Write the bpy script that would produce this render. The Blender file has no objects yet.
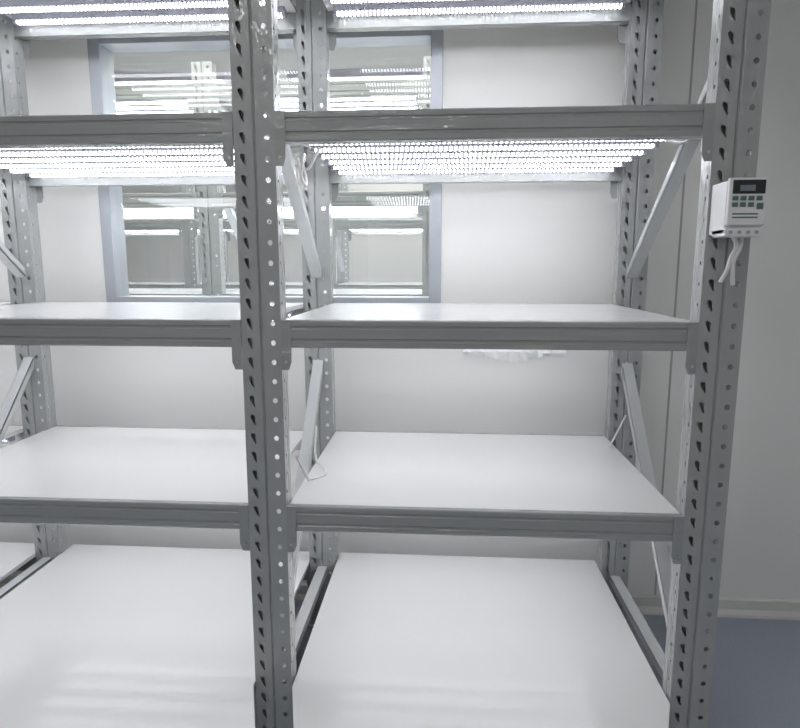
import bpy, math, random
from mathutils import Vector
random.seed(3)
sc = bpy.context.scene
try:
    sc.view_settings.view_transform = 'Standard'
    sc.view_settings.look = 'None'
except Exception as e:
    print(e)
S = 1.65; H = 1.547
COL = sc.collection

# ---------------------------------------------------------------- materials
def newmat(name):
    m = bpy.data.materials.new(name); m.use_nodes = True
    nt = m.node_tree; b = nt.nodes['Principled BSDF']
    return m, nt, b
def pmat(name, col, rough=0.5, metal=0.0, coat=0.0, var=0.06, scale=6.0, bump=0.0, bscale=(30,30,30), bdist=0.002, spec=0.5, det=2):
    m, nt, b = newmat(name)
    N = nt.nodes; L = nt.links
    tc = N.new('ShaderNodeTexCoord')
    no = N.new('ShaderNodeTexNoise'); no.inputs['Scale'].default_value = scale; no.inputs['Detail'].default_value = 4
    L.new(tc.outputs['Object'], no.inputs['Vector'])
    mx = N.new('ShaderNodeMix'); mx.data_type = 'RGBA'
    c = Vector(col)
    mx.inputs['A'].default_value = (*(c*(1-var)), 1); mx.inputs['B'].default_value = (*(c*(1+var)), 1)
    L.new(no.outputs['Fac'], mx.inputs['Factor']); L.new(mx.outputs['Result'], b.inputs['Base Color'])
    b.inputs['Roughness'].default_value = rough; b.inputs['Metallic'].default_value = metal
    b.inputs['Coat Weight'].default_value = coat; b.inputs['Coat Roughness'].default_value = 0.09
    b.inputs['Specular IOR Level'].default_value = spec
    if bump > 0:
        mp = N.new('ShaderNodeMapping'); mp.inputs['Scale'].default_value = bscale
        L.new(tc.outputs['Object'], mp.inputs['Vector'])
        n2 = N.new('ShaderNodeTexNoise'); n2.inputs['Scale'].default_value = 1.0; n2.inputs['Detail'].default_value = det
        L.new(mp.outputs['Vector'], n2.inputs['Vector'])
        bp = N.new('ShaderNodeBump'); bp.inputs['Strength'].default_value = bump; bp.inputs['Distance'].default_value = bdist
        L.new(n2.outputs['Fac'], bp.inputs['Height'])
        L.new(bp.outputs['Normal'], b.inputs['Coat Normal'])
        if bump <= 0.5: L.new(bp.outputs['Normal'], b.inputs['Normal'])
    return m
M_POST = pmat('post_grey_steel_film', (0.365,0.38,0.375), 0.38, coat=1.0, var=0.05, scale=5, bump=1.0, bscale=(45,45,16), bdist=0.010)
M_BEAM = pmat('beam_grey_steel_film', (0.325,0.34,0.333), 0.38, coat=1.0, var=0.05, scale=4, bump=1.0, bscale=(10,40,45), bdist=0.012)
M_BRACE = pmat('brace_grey_steel', (0.56,0.58,0.58), 0.35, coat=0.4, var=0.05, scale=8, bump=0.3, bscale=(40,10,10))
M_BOARD = pmat('white_shelf_board', (0.83,0.83,0.82), 0.25, coat=0.5, var=0.012, scale=3, bump=0.08, bscale=(4,4,4), bdist=0.003)
M_FILM = pmat('white_shelf_board_film', (0.88,0.89,0.89), 0.25, coat=0.6, var=0.02, scale=3, bump=0.35, bscale=(9,5,5), bdist=0.005)
M_WALL = pmat('wall_cream_panel', (0.835,0.83,0.80), 0.55, var=0.02, scale=1.2, bump=0.05, bscale=(2,2,2))
M_CEIL = pmat('ceiling_white', (0.75,0.75,0.73), 0.7, var=0.02)
M_FLOOR = pmat('floor_blue_grey_epoxy', (0.33,0.365,0.435), 0.45, var=0.22, scale=160, spec=0.3)
M_ALU = pmat('window_aluminium', (0.50,0.53,0.57), 0.38, metal=0.35, var=0.05, scale=5)
M_BASE = pmat('baseboard_white', (0.66,0.65,0.62), 0.45, var=0.03)
M_HOUS = pmat('led_housing_grey', (0.42,0.42,0.48), 0.4, var=0.02)
M_CABLE = pmat('cable_white', (0.8,0.79,0.77), 0.4, var=0.03)
M_PLAST = pmat('timer_white_plastic', (0.82,0.82,0.82), 0.35, var=0.02)
M_BLACK = pmat('timer_black', (0.015,0.016,0.018), 0.25, var=0.05)
M_GREEN = pmat('timer_button_green_grey', (0.10,0.17,0.15), 0.4, var=0.05)
M_SEAM = pmat('seam_grey', (0.42,0.42,0.40), 0.6, var=0.03)
M_PAPER = pmat('paper_white', (0.88,0.89,0.89), 0.3, coat=0.3, var=0.03)
M_LCD = pmat('timer_lcd', (0.20,0.24,0.27), 0.3, var=0.05)
M_BOLT = pmat('bolt_zinc', (0.55,0.55,0.55), 0.3, metal=0.8, var=0.05)

def led_mat(name, strength):
    m, nt, b = newmat(name); N = nt.nodes; L = nt.links
    N.remove(b)
    em = N.new('ShaderNodeEmission'); out = N['Material Output']
    tc = N.new('ShaderNodeTexCoord'); sp = N.new('ShaderNodeSeparateXYZ')
    L.new(tc.outputs['Object'], sp.inputs[0])
    mu = N.new('ShaderNodeMath'); mu.operation = 'MULTIPLY'; mu.inputs[1].default_value = 2*math.pi/0.015
    L.new(sp.outputs['X'], mu.inputs[0])
    my = N.new('ShaderNodeMath'); my.operation = 'MULTIPLY_ADD'; my.inputs[1].default_value = 37.0
    L.new(sp.outputs['Y'], my.inputs[0]); L.new(mu.outputs[0], my.inputs[2])
    si = N.new('ShaderNodeMath'); si.operation = 'SINE'; L.new(my.outputs[0], si.inputs[0])
    mr = N.new('ShaderNodeMapRange'); mr.inputs['From Min'].default_value = -0.3; mr.inputs['From Max'].default_value = 0.7
    mr.inputs['To Min'].default_value = 0.65; mr.inputs['To Max'].default_value = strength*2.1
    L.new(si.outputs[0], mr.inputs['Value'])
    em.inputs['Color'].default_value = (0.93,0.94,1.0,1)
    L.new(mr.outputs[0], em.inputs['Strength']); L.new(em.outputs[0], out.inputs['Surface'])
    return m
M_LED = led_mat('led_diffuser_emissive', 7.4)
M_LEDL = led_mat('led_diffuser_emissive_lower', 4.5)
M_LED2 = led_mat('led_diffuser_emissive_far', 12.0)
def emat(name, col, s):
    m, nt, b = newmat(name); b.inputs['Emission Color'].default_value = (*col,1); b.inputs['Emission Strength'].default_value = s
    b.inputs['Base Color'].default_value = (0.8,0.8,0.8,1); return m
M_PANEL = emat('ceiling_fill_diffuser', (1.0,0.99,0.97), 10.5)  # glow of the added overhead fill panels
def glass():
    m, nt, b = newmat('window_glass'); N = nt.nodes; L = nt.links; N.remove(b)
    t = N.new('ShaderNodeBsdfTransparent'); t.inputs[0].default_value = (0.95,0.98,0.965,1)
    g = N.new('ShaderNodeBsdfGlossy'); g.inputs['Roughness'].default_value = 0.01
    lw = N.new('ShaderNodeFresnel'); lw.inputs['IOR'].default_value = 1.5
    ad = N.new('ShaderNodeMath'); ad.operation = 'ADD'; ad.inputs[1].default_value = 0.06; L.new(lw.outputs[0], ad.inputs[0])
    mx = N.new('ShaderNodeMixShader'); L.new(ad.outputs[0], mx.inputs[0]); L.new(t.outputs[0], mx.inputs[1]); L.new(g.outputs[0], mx.inputs[2])
    L.new(mx.outputs[0], N['Material Output'].inputs['Surface']); return m
M_GLASS = glass()

# ---------------------------------------------------------------- mesh helper
class MB:
    def __init__(s): s.v=[]; s.f=[]; s.m=[]; s.mats=[]
    def mi(s, mat):
        if mat not in s.mats: s.mats.append(mat)
        return s.mats.index(mat)
    def poly(s, pts, mat):
        n=len(s.v); s.v += [tuple(p) for p in pts]; s.f.append(tuple(range(n,n+len(pts)))); s.m.append(s.mi(mat))
    def box(s, x0,x1,y0,y1,z0,z1, mat):
        n=len(s.v)
        s.v += [(x0,y0,z0),(x1,y0,z0),(x1,y1,z0),(x0,y1,z0),(x0,y0,z1),(x1,y0,z1),(x1,y1,z1),(x0,y1,z1)]
        for q in ((0,3,2,1),(4,5,6,7),(0,1,5,4),(1,2,6,5),(2,3,7,6),(3,0,4,7)):
            s.f.append(tuple(n+i for i in q)); s.m.append(s.mi(mat))
    def prism_x(s, prof, x0, x1, mat, matf=None):
        n=len(s.v); k=len(prof)
        s.v += [(x0,y,z) for y,z in prof]+[(x1,y,z) for y,z in prof]
        for i in range(k):
            j=(i+1)%k; s.f.append((n+i,n+j,n+k+j,n+k+i)); s.m.append(s.mi(matf[i] if matf else mat))
        s.f.append(tuple(n+i for i in reversed(range(k)))); s.m.append(s.mi(mat))
        s.f.append(tuple(n+k+i for i in range(k))); s.m.append(s.mi(mat))
    def cyl_y(s, cx,cz,y0,y1,r,mat,k=10):
        n=len(s.v)
        a=[2*math.pi*i/k for i in range(k)]
        s.v += [(cx+r*math.cos(t),y0,cz+r*math.sin(t)) for t in a]+[(cx+r*math.cos(t),y1,cz+r*math.sin(t)) for t in a]
        for i in range(k):
            j=(i+1)%k; s.f.append((n+i,n+j,n+k+j,n+k+i)); s.m.append(s.mi(mat))
        s.f.append(tuple(n+i for i in range(k))); s.m.append(s.mi(mat))
        s.f.append(tuple(n+k+i for i in reversed(range(k)))); s.m.append(s.mi(mat))
    def obox(s, a, b, w, h, mat, xdir=(1,0,0)):
        a=Vector(a); b=Vector(b); d=(b-a).normalized(); u=Vector(xdir); n2=d.cross(u).normalized()
        n=len(s.v)
        for p in (a,b):
            for sx,sy in ((-1,-1),(1,-1),(1,1),(-1,1)):
                s.v.append(tuple(p+u*(sx*w/2)+n2*(sy*h/2)))
        for q in ((3,2,1,0),(4,5,6,7),(0,1,5,4),(1,2,6,5),(2,3,7,6),(3,0,4,7)):
            s.f.append(tuple(n+i for i in q)); s.m.append(s.mi(mat))
    def mesh(s, name):
        me=bpy.data.meshes.new(name); me.from_pydata(s.v,[],s.f)
        for m in s.mats: me.materials.append(m)
        for p,i in zip(me.polygons,s.m): p.material_index=i
        import bmesh
        bm=bmesh.new(); bm.from_mesh(me); bmesh.ops.recalc_face_normals(bm, faces=bm.faces); bm.to_mesh(me); bm.free()
        me.update(); return me
def obj(name, me, loc=(0,0,0), parent=None):
    o=bpy.data.objects.new(name, me); COL.objects.link(o); o.location=loc
    if parent: o.parent=parent
    return o
def bevel(o, w=0.003, seg=2):
    b=o.modifiers.new('bevel','BEVEL'); b.width=w; b.segments=seg; b.limit_method='ANGLE'; return o

# ---------------------------------------------------------------- post with real holes
PW=0.112; PD=0.062; PH=2.62
def tiles(mb, P, a0,a1, z0, pitch, n, kind, mat, dx=0.0, r=0.006):
    ca=(a0+a1)/2; A=(a1-ca); Z=pitch/2
    for i in range(n):
        zb=z0+i*pitch; zt=zb+pitch; cz=(zb+zt)/2
        outer=[(ca+A,cz),(ca+A,cz+Z*0.5),(ca+A,zt),(ca,zt),(ca-A,zt),(ca-A,cz+Z*0.5),(ca-A,cz),(ca-A,cz-Z*0.5),(ca-A,zb),(ca,zb),(ca+A,zb),(ca+A,cz-Z*0.5)]
        if kind=='key':
            inner=[(0.0046,-0.001),(0.0070,0.006),(0.0052,0.012),(0,0.0145),(-0.0052,0.012),(-0.0070,0.006),(-0.0054,-0.001),(-0.0034,-0.009),(-0.0008,-0.0155),(0.0020,-0.0170),(0.0044,-0.0145),(0.0040,-0.009)]
            inner=[(ca+dx+x-0.22*z,cz+z) for x,z in inner]
        else:
            inner=[(ca+dx+r*math.cos(math.radians(t)),cz+r*math.sin(math.radians(t))*1.1) for t in range(0,360,30)]
        for k in range(12):
            j=(k+1)%12
            mb.poly([P(*outer[k]),P(*outer[j]),P(*inner[j]),P(*inner[k])], mat)
def make_post():
    mb=MB(); h=PW/2; g=0.005; n=48; pitch=PH/n
    F=lambda a,z:(a,0,z)
    tiles(mb,F,-h,-g,0,pitch,n,'key',M_POST,dx=-0.001)
    tiles(mb,F,g,h,0,pitch,n,'round',M_POST,dx=0.003,r=0.0070)
    for (xa,ya,xb,yb) in ((-g,0,-g*0.3,0.008),(-g*0.3,0.008,g*0.3,0.008),(g*0.3,0.008,g,0)):
        mb.poly([(xa,ya,0),(xb,yb,0),(xb,yb,PH),(xa,ya,PH)],M_POST)
    for sx in (-1,1):
        Q=lambda a,z,sx=sx:(sx*h,a,z)
        tiles(mb,Q,0.0,PD*0.62,0,pitch,n,'round',M_POST,r=0.0050)
        mb.poly([(sx*h,PD*0.62,0),(sx*h,PD,0),(sx*h,PD,PH),(sx*h,PD*0.62,PH)],M_POST)
        mb.poly([(sx*h,PD,0),(sx*(h-0.018),PD,0),(sx*(h-0.018),PD,PH),(sx*h,PD,PH)],M_POST)
    mb.poly([(-h,0.022,0),(-g,0.022,0),(-g,0.022,PH),(-h,0.022,PH)],M_POST)
    me=mb.mesh('post_profile')
    import bmesh
    bm=bmesh.new(); bm.from_mesh(me); bmesh.ops.remove_doubles(bm,verts=bm.verts,dist=1e-5); bmesh.ops.recalc_face_normals(bm,faces=bm.faces); bm.to_mesh(me); bm.free()
    return me
ME_POST=make_post()
def make_foot():
    mb=MB(); mb.box(-0.07,0.07,-0.015,PD+0.02,0,0.006,M_POST); mb.cyl_y(0.0,0.03,-0.006,0.0,0.009,M_BOLT); return mb.mesh('foot_plate')
ME_FOOT=make_foot()
PITCH=0.746*S
BH=0.0775; BI=PITCH-PW
def front_prof(h, flip=False, D=0.045, step=0.020):
    p=[(0,0.004),(0.004,0),(D,0),(D,h-step),(0.018,h-step),(0.018,h),(0.005,h),(0.0015,h-0.0015),(0,h-0.005),
       (0,h*0.80),(0.0035,h*0.76),(0.0035,h*0.70),(0,h*0.66),(0,h*0.34),(0.0035,h*0.30),(0.0035,h*0.24),(0,h*0.20)]
    if flip: p=[(-y,z) for y,z in p]
    return p
def make_beam(flip=False, step=0.020):
    mb=MB(); L=BI/2; mb.prism_x(front_prof(BH,flip,step=step),-L,L,M_BEAM)
    s=-1 if flip else 1
    for sx in (-1,1):
        x1=sx*(L-0.0005)
        y0=-0.0035*s; y1=0.0*s
        pts=[(x1,BH-0.001),(x1,-0.062),(sx*(L-0.020),-0.062),(sx*(L-0.028),-0.040),(sx*(L-0.028),BH-0.001)]
        n=len(mb.v); k=len(pts)
        mb.v+=[(x,y0,z) for x,z in pts]+[(x,y1,z) for x,z in pts]
        for i in range(k):
            j=(i+1)%k; mb.f.append((n+i,n+j,n+k+j,n+k+i)); mb.m.append(0)
        mb.f.append(tuple(n+i for i in range(k))); mb.m.append(0)
        mb.f.append(tuple(n+k+i for i in range(k))); mb.m.append(0)
        mb.cyl_y(sx*(L-0.012),-0.040,y0-0.003*s,y0,0.0045,M_BOLT,8)
    return mb.mesh('beam_profile')
ME_BF=make_beam(False); ME_BR=make_beam(True)
RY=2.425+PD
DEP=RY-S
def make_board(mat):
    mb=MB(); L=BI/2-0.003; mb.box(-L,L,0.019,DEP-0.019,-0.018,0,mat); return mb.mesh('shelf_board')
ME_BD=make_board(M_BOARD); ME_BDF=make_board(M_FILM)
def make_bottom_board(xl,xr,yo):
    # bottom sheet: overhangs the front beam, its front corners cut back at a slant
    mb=MB(); L=BI/2-0.003
    pts=[(xl,yo),(xr,yo),(L,-0.010),(L,DEP+0.035),(-L,DEP+0.035),(-L,-0.010)]
    n=len(pts); mb.v=[(x,y,-0.018) for x,y in pts]+[(x,y,0) for x,y in pts]; mb.mi(M_BOARD)
    for i in range(n):
        j=(i+1)%n; mb.f.append((i,j,n+j,n+i)); mb.m.append(0)
    mb.f.append(tuple(reversed(range(n)))); mb.m.append(0); mb.f.append(tuple(range(n,2*n))); mb.m.append(0)
    return mb.mesh('bottom_board')
ME_BB=make_bottom_board(-0.512,0.490,-0.175)
ME_BB2=make_bottom_board(-0.42,0.634,-0.24)
def zz(v): return v*S+H
def make_bracing():
    mb=MB(); yf=PD*0.6; yr=DEP-PD*0.35
    def chan(a,b):
        mb.obox(a,b,0.040,0.006,M_BRACE)
        d=(Vector(b)-Vector(a)).normalized(); n=d.cross(Vector((1,0,0)))
        for sx in (-1,1):
            o=Vector((sx*0.0185,0,0))-n*0.011
            mb.obox(Vector(a)+o,Vector(b)+o,0.003,0.030,M_BRACE)
        o=-n*0.006
        mb.obox(Vector(a)+o,Vector(b)+o,0.014,0.006,M_BRACE)
    chan((0,yf,zz(0.345)),(0,yr,zz(-0.04)))
    chan((0,yr,zz(-0.200)),(0,yf,zz(-0.73)))
    chan((0,yr,zz(-0.77)),(0,yf,zz(-0.77)))
    chan((0,yf,zz(0.60)),(0,yr,zz(0.60)))
    for (y,z) in ((yf,0.345),(yr,-0.04),(yr,-0.200),(yf,-0.73),(yr,-0.77),(yf,-0.77)):
        z=zz(z)
        mb.box(-0.025,0.025,y-0.006,y+0.006,z-0.006,z+0.006,M_BOLT)
    return mb.mesh('side_bracing')
ME_BRC=make_bracing()
LV={'A':zz(0.588),'B':zz(0.246),'C':zz(-0.0855),'D':zz(-0.412),'E':zz(-0.757)}
def led_array(name, x_centres, y_front, levels, mats, n=7):
    mb=MB()
    for xc in x_centres:
        for l in levels:
            mat=mats[l]
            z=LV[l]-0.0185
            L=BI/2-0.035
            for i in range(n):
                y=y_front+0.085+i*(DEP-0.17)/(n-1)
                mb.box(xc-L,xc+L,y-0.020,y+0.020,z-0.022,z,M_HOUS)
                mb.prism_x([(y-0.014,z-0.0225),(y-0.010,z-0.030),(y+0.010,z-0.030),(y+0.014,z-0.0225)],xc-L+0.012,xc+L-0.012,mat)
                mb.box(xc-L,xc-L+0.011,y-0.016,y+0.016,z-0.032,z-0.0225,M_HOUS)
                mb.box(xc+L-0.011,xc+L,y-0.016,y+0.016,z-0.032,z-0.0225,M_HOUS)
    return obj(name, mb.mesh(name))
def rack(x_right, nb, y_front, levels=('A','B','C','D','E')):
    e=bpy.data.objects.new('storage_rack',None); COL.objects.link(e); e.location=(x_right,y_front,0)
    for i in range(nb+1):
        x=-i*PITCH
        for r,y in (('front',0),('rear',DEP-PD)):
            o=obj('post_%s_%d'%(r,i+1),ME_POST,(x,y,0.004),e)
            m=o.modifiers.new('solid','SOLIDIFY'); m.thickness=0.0022
            obj('foot_%s_%d'%(r,i+1),ME_FOOT,(x,y,0),e)
        obj('bracing_%d'%(i+1),ME_BRC,(x,0,0),e)
    for i in range(nb):
        xc=-(i+0.5)*PITCH
        for l in levels:
            zt=LV[l]
            zo=zt-BH
            if l=='E': zo=zt-BH-0.0185
            o=obj('beam_front_%s_%d'%(l,i+1),ME_BF,(xc,0,zo),e)
            o=obj('beam_rear_%s_%d'%(l,i+1),ME_BR,(xc,DEP,zo),e)
            me=(ME_BB if i==0 else ME_BB2) if l=='E' else (ME_BDF if l=='C' else ME_BD)
            o=obj('shelf_board_%s_%d'%(l,i+1),me,(xc,0,zt-(0.0006*i if l=='E' else 0)),e); bevel(o,0.0015,1)
    return e
XR=0.446*S
rack(XR,3,S)
led_array('led_grow_light_array',[XR-(i+0.5)*PITCH for i in range(3)],S,('A','B','C','D'),{'A':M_LED,'B':M_LED,'C':M_LEDL,'D':M_LEDL})

# ---------------------------------------------------------------- room shell
YW=1.60*S; WT=0.09; CH=2.95
XL,XRt=-4.3,2.1; YB=-2.6; YF=7.4
WX0,WX1,WZ0,WZ1=-1.475,-0.010,1.40,2.50
def simple(name, boxes):
    mb=MB()
    for b in boxes: mb.box(*b)
    return obj(name, mb.mesh(name))
simple('floor',[(XL,XRt,YB,YF,-0.1,0,M_FLOOR)])
simple('ceiling',[(XL,XRt,YB,YF,CH,CH+0.1,M_CEIL)])
simple('wall_back',[(XL,WX0,YW,YW+WT,0,CH,M_WALL),(WX1,XRt,YW,YW+WT,0,CH,M_WALL),(WX0,WX1,YW,YW+WT,0,WZ0,M_WALL),(WX0,WX1,YW,YW+WT,WZ1,CH,M_WALL)])
simple('wall_left',[(XL-0.1,XL,YB,YF,0,CH,M_WALL)])
simple('wall_right',[(XRt,XRt+0.1,YB,YF,0,CH,M_WALL)])
simple('wall_front',[(XL,XRt,YB-0.1,YB,0,CH,M_WALL)])
simple('wall_far',[(XL,XRt,YF,YF+0.1,0,CH,M_WALL)])
mb=MB(); mb.prism_x([(YW,0),(YW-0.03,0),(YW-0.027,0.012),(YW-0.012,0.03),(YW-0.010,0.072),(YW,0.078)],XL,XRt,M_BASE)
obj('baseboard_back',mb.mesh('baseboard_back'))
k=1
for x in (0.985,-2.2,):
    simple('trim_%d'%k,[(x-0.004,x+0.004,YW-0.0015,YW,0.08,CH,M_SEAM)]); k+=1
e=bpy.data.objects.new('window_1',None); COL.objects.link(e); e.location=(0,YW,0)
fw=0.050; y0,y1=-0.012,WT+0.012
mb=MB()
mb.box(WX0-0.01,WX0+fw-0.01,y0,y1,WZ0-0.01,WZ1+0.01,M_ALU); mb.box(WX1-fw+0.01,WX1+0.01,y0,y1,WZ0-0.01,WZ1+0.01,M_ALU)
mb.box(WX0+fw-0.01,WX1-fw+0.01,y0,y1,WZ0-0.01,WZ0+0.022,M_ALU); mb.box(WX0+fw-0.01,WX1-fw+0.01,y0,y1,WZ1-0.03,WZ1+0.01,M_ALU)
o=obj('frame',mb.mesh('window_frame'),(0,0,0),e); bevel(o,0.003)
mb=MB(); mb.poly([(WX0+0.03,WT*0.4,WZ0+0.01),(WX1-0.03,WT*0.4,WZ0+0.01),(WX1-0.03,WT*0.4,WZ1-0.01),(WX0+0.03,WT*0.4,WZ1-0.01)],M_GLASS)
obj('glass',mb.mesh('glass_pane'),(0,0,0),e)

# ---------------------------------------------------------------- room beyond the window: more racks
FM={'A':M_LED2,'B':M_LED2,'C':M_LED2}
rack(XR+0.45,3,3.35,('A','B','C','D'))
led_array('led_grow_light_array',[XR+0.45-(i+0.5)*PITCH for i in range(3)],3.35,('A','B','C'),FM)
rack(XR+0.75,4,5.3,('A','B','C','D'))
led_array('led_grow_light_array',[XR+0.75-(i+0.5)*PITCH for i in range(4)],5.3,('A','B','C'),FM,5)

# ---------------------------------------------------------------- fill panels added under the ceiling to brighten both rooms
for (x,y) in ((-1.8,-1.3),(0.9,-1.3),(-0.6,0.3),(-1.2,3.0),(0.3,3.0),(-0.5,4.75),(-2.2,4.75),(-0.5,6.8)):
    mb=MB(); mb.box(-0.62,0.62,-0.16,0.16,-0.05,0,M_HOUS); mb.box(-0.59,0.59,-0.13,0.13,-0.056,-0.0505,M_PANEL)
    obj('ceiling_fill_light',mb.mesh('ceiling_fill_light'),(x,y,CH))

# ---------------------------------------------------------------- timer
e=bpy.data.objects.new('digital_timer',None); COL.objects.link(e)
tx0,tx1=0.4156*S,0.4690*S; ty=0.94*S; tz0,tz1=H+0.046*S,H+0.129*S
e.location=((tx0+tx1)/2,ty,(tz0+tz1)/2); w=(tx1-tx0)/2; h=(tz1-tz0)/2; d=S-0.0006-ty
mb=MB(); mb.box(-w,w,0.012,d,-h*0.92,h*0.92,M_PLAST); mb.box(-w,w,0.006,d-0.02,-h,-h*0.72,M_PLAST); mb.box(-w,w,0.0,0.012,-h*0.62,h,M_PLAST)
bevel(obj('case',mb.mesh('timer_case'),(0,0,0),e),0.003)
mb=MB(); mb.box(-w*0.82,w*0.88,-0.0015,0.0,h*0.45,h*0.92,M_BLACK); mb.box(-w*0.45,w*0.35,-0.0022,-0.0015,h*0.54,h*0.74,M_LCD)
obj('display',mb.mesh('timer_display'),(0,0,0),e)
mb=MB()
for r in range(2):
    for c in range(4 if r==0 else 3):
        cx=-w*0.66+c*w*0.42; cz=h*0.30-r*h*0.22
        mb.box(cx-w*0.15,cx+w*0.15,-0.003,0,cz-h*0.075,cz+h*0.075,M_GREEN)
mb.box(w*0.50,w*0.85,-0.001,0,-h*0.08,h*0.14,M_GREEN)
for r in range(2):
    mb.box(-w*0.75,w*0.6,-0.0008,0,-h*0.26-r*h*0.12,-h*0.21-r*h*0.12,M_GREEN)
bevel(obj('buttons',mb.mesh('timer_buttons'),(0,0,0),e),0.001,1)
mb=MB()
for i in range(4):
    cx=-w*0.7+i*w*0.46; mb.cyl_y(cx,-h*0.86,0.003,0.0062,0.0045,M_SEAM,8)
obj('terminals',mb.mesh('timer_terminals'),(0,0,0),e)

def cable(name, pts, r=0.003, mat=None, parent=None):
    cu=bpy.data.curves.new(name,'CURVE'); cu.dimensions='3D'; cu.bevel_depth=r; cu.bevel_resolution=3; cu.resolution_u=8
    sp=cu.splines.new('BEZIER'); sp.bezier_points.add(len(pts)-1)
    for b,p in zip(sp.bezier_points,pts):
        b.co=p; b.handle_left_type='AUTO'; b.handle_right_type='AUTO'
    cu.materials.append(mat or M_CABLE)
    o=bpy.data.objects.new(name,cu); COL.objects.link(o)
    if parent: o.parent=parent
    return o
cable('lead_1',[(-0.004,0.05,-h+0.003),(0.002,0.042,-h-0.02),(-0.006,0.046,-h-0.05),(-0.012,0.05,-h-0.08),(-0.024,0.055,-h-0.112)],0.0055,parent=e)
cable('lead_2',[(0.016,0.05,-h+0.003),(0.012,0.042,-h-0.025),(0.000,0.044,-h-0.055),(0.002,0.05,-h-0.085),(0.008,0.056,-h-0.118)],0.0055,parent=e)

XM=XR-PITCH
pts=[]
for i in range(18):
    a=i/17*2*math.pi*2.2
    pts.append((XM+0.078+0.012*math.sin(a*0.7), 1.85+0.03*math.cos(a), 1.845+0.035*math.sin(a)-0.0015*i))
pts=[(XM+0.14,1.83,1.892)]+pts+[(XM+0.064,1.88,1.80),(XM+0.064,1.9,1.86)]
cable('power_cable',pts,0.004)
cable('power_cable',[(XM+0.062,1.76,0.98),(XM+0.085,1.80,0.90),(XM+0.08,1.86,0.873),(XM+0.12,1.93,0.8715),(XM+0.075,1.99,0.90),(XM+0.065,2.05,1.0)],0.0035)
cable('power_cable',[(XR-0.062,2.2,1.02),(XR-0.08,2.25,0.93),(XR-0.085,2.3,0.875),(XR-0.065,2.34,0.88)],0.003)
cable('power_cable',[(XR-0.14,1.745,1.888),(XR-0.10,1.735,1.875),(XR-0.07,1.745,1.90),(XR-0.062,1.76,1.94)],0.004)
mb=MB(); nx=22
top=[];bot=[];mid=[]
for i in range(nx+1):
    t=i/nx; x=0.10+0.44*t
    j=lambda a:random.uniform(-a,a)
    top.append((x,YW-0.002,1.205+j(0.001))); mid.append((x,YW-0.012+j(0.007),1.188+j(0.003)))
    bot.append((x,YW-0.006+j(0.004),1.190-0.034*math.exp(-((t-0.5)/0.22)**2)+j(0.003)-0.014))
for i in range(nx):
    mb.poly([top[i],top[i+1],mid[i+1],mid[i]],M_PAPER); mb.poly([mid[i],mid[i+1],bot[i+1],bot[i]],M_PAPER)
obj('paper_strip',mb.mesh('paper_strip'))

# ---------------------------------------------------------------- world + camera
w_=bpy.data.worlds.new('world'); sc.world=w_; w_.use_nodes=True
w_.node_tree.nodes['Background'].inputs[0].default_value=(0.6,0.62,0.65,1); w_.node_tree.nodes['Background'].inputs[1].default_value=0.3
cam=bpy.data.cameras.new('camera'); co=bpy.data.objects.new('camera',cam); COL.objects.link(co)
cam.sensor_width=36; cam.sensor_fit='HORIZONTAL'; cam.lens=609/800*36; cam.clip_start=0.02
psi=math.radians(3.80); th=math.radians(8.96)
f=Vector((-math.sin(psi)*math.cos(th),math.cos(psi)*math.cos(th),-math.sin(th)))
co.location=(0,0,H); co.rotation_mode='QUATERNION'; co.rotation_quaternion=f.to_track_quat('-Z','Y')
sc.camera=co
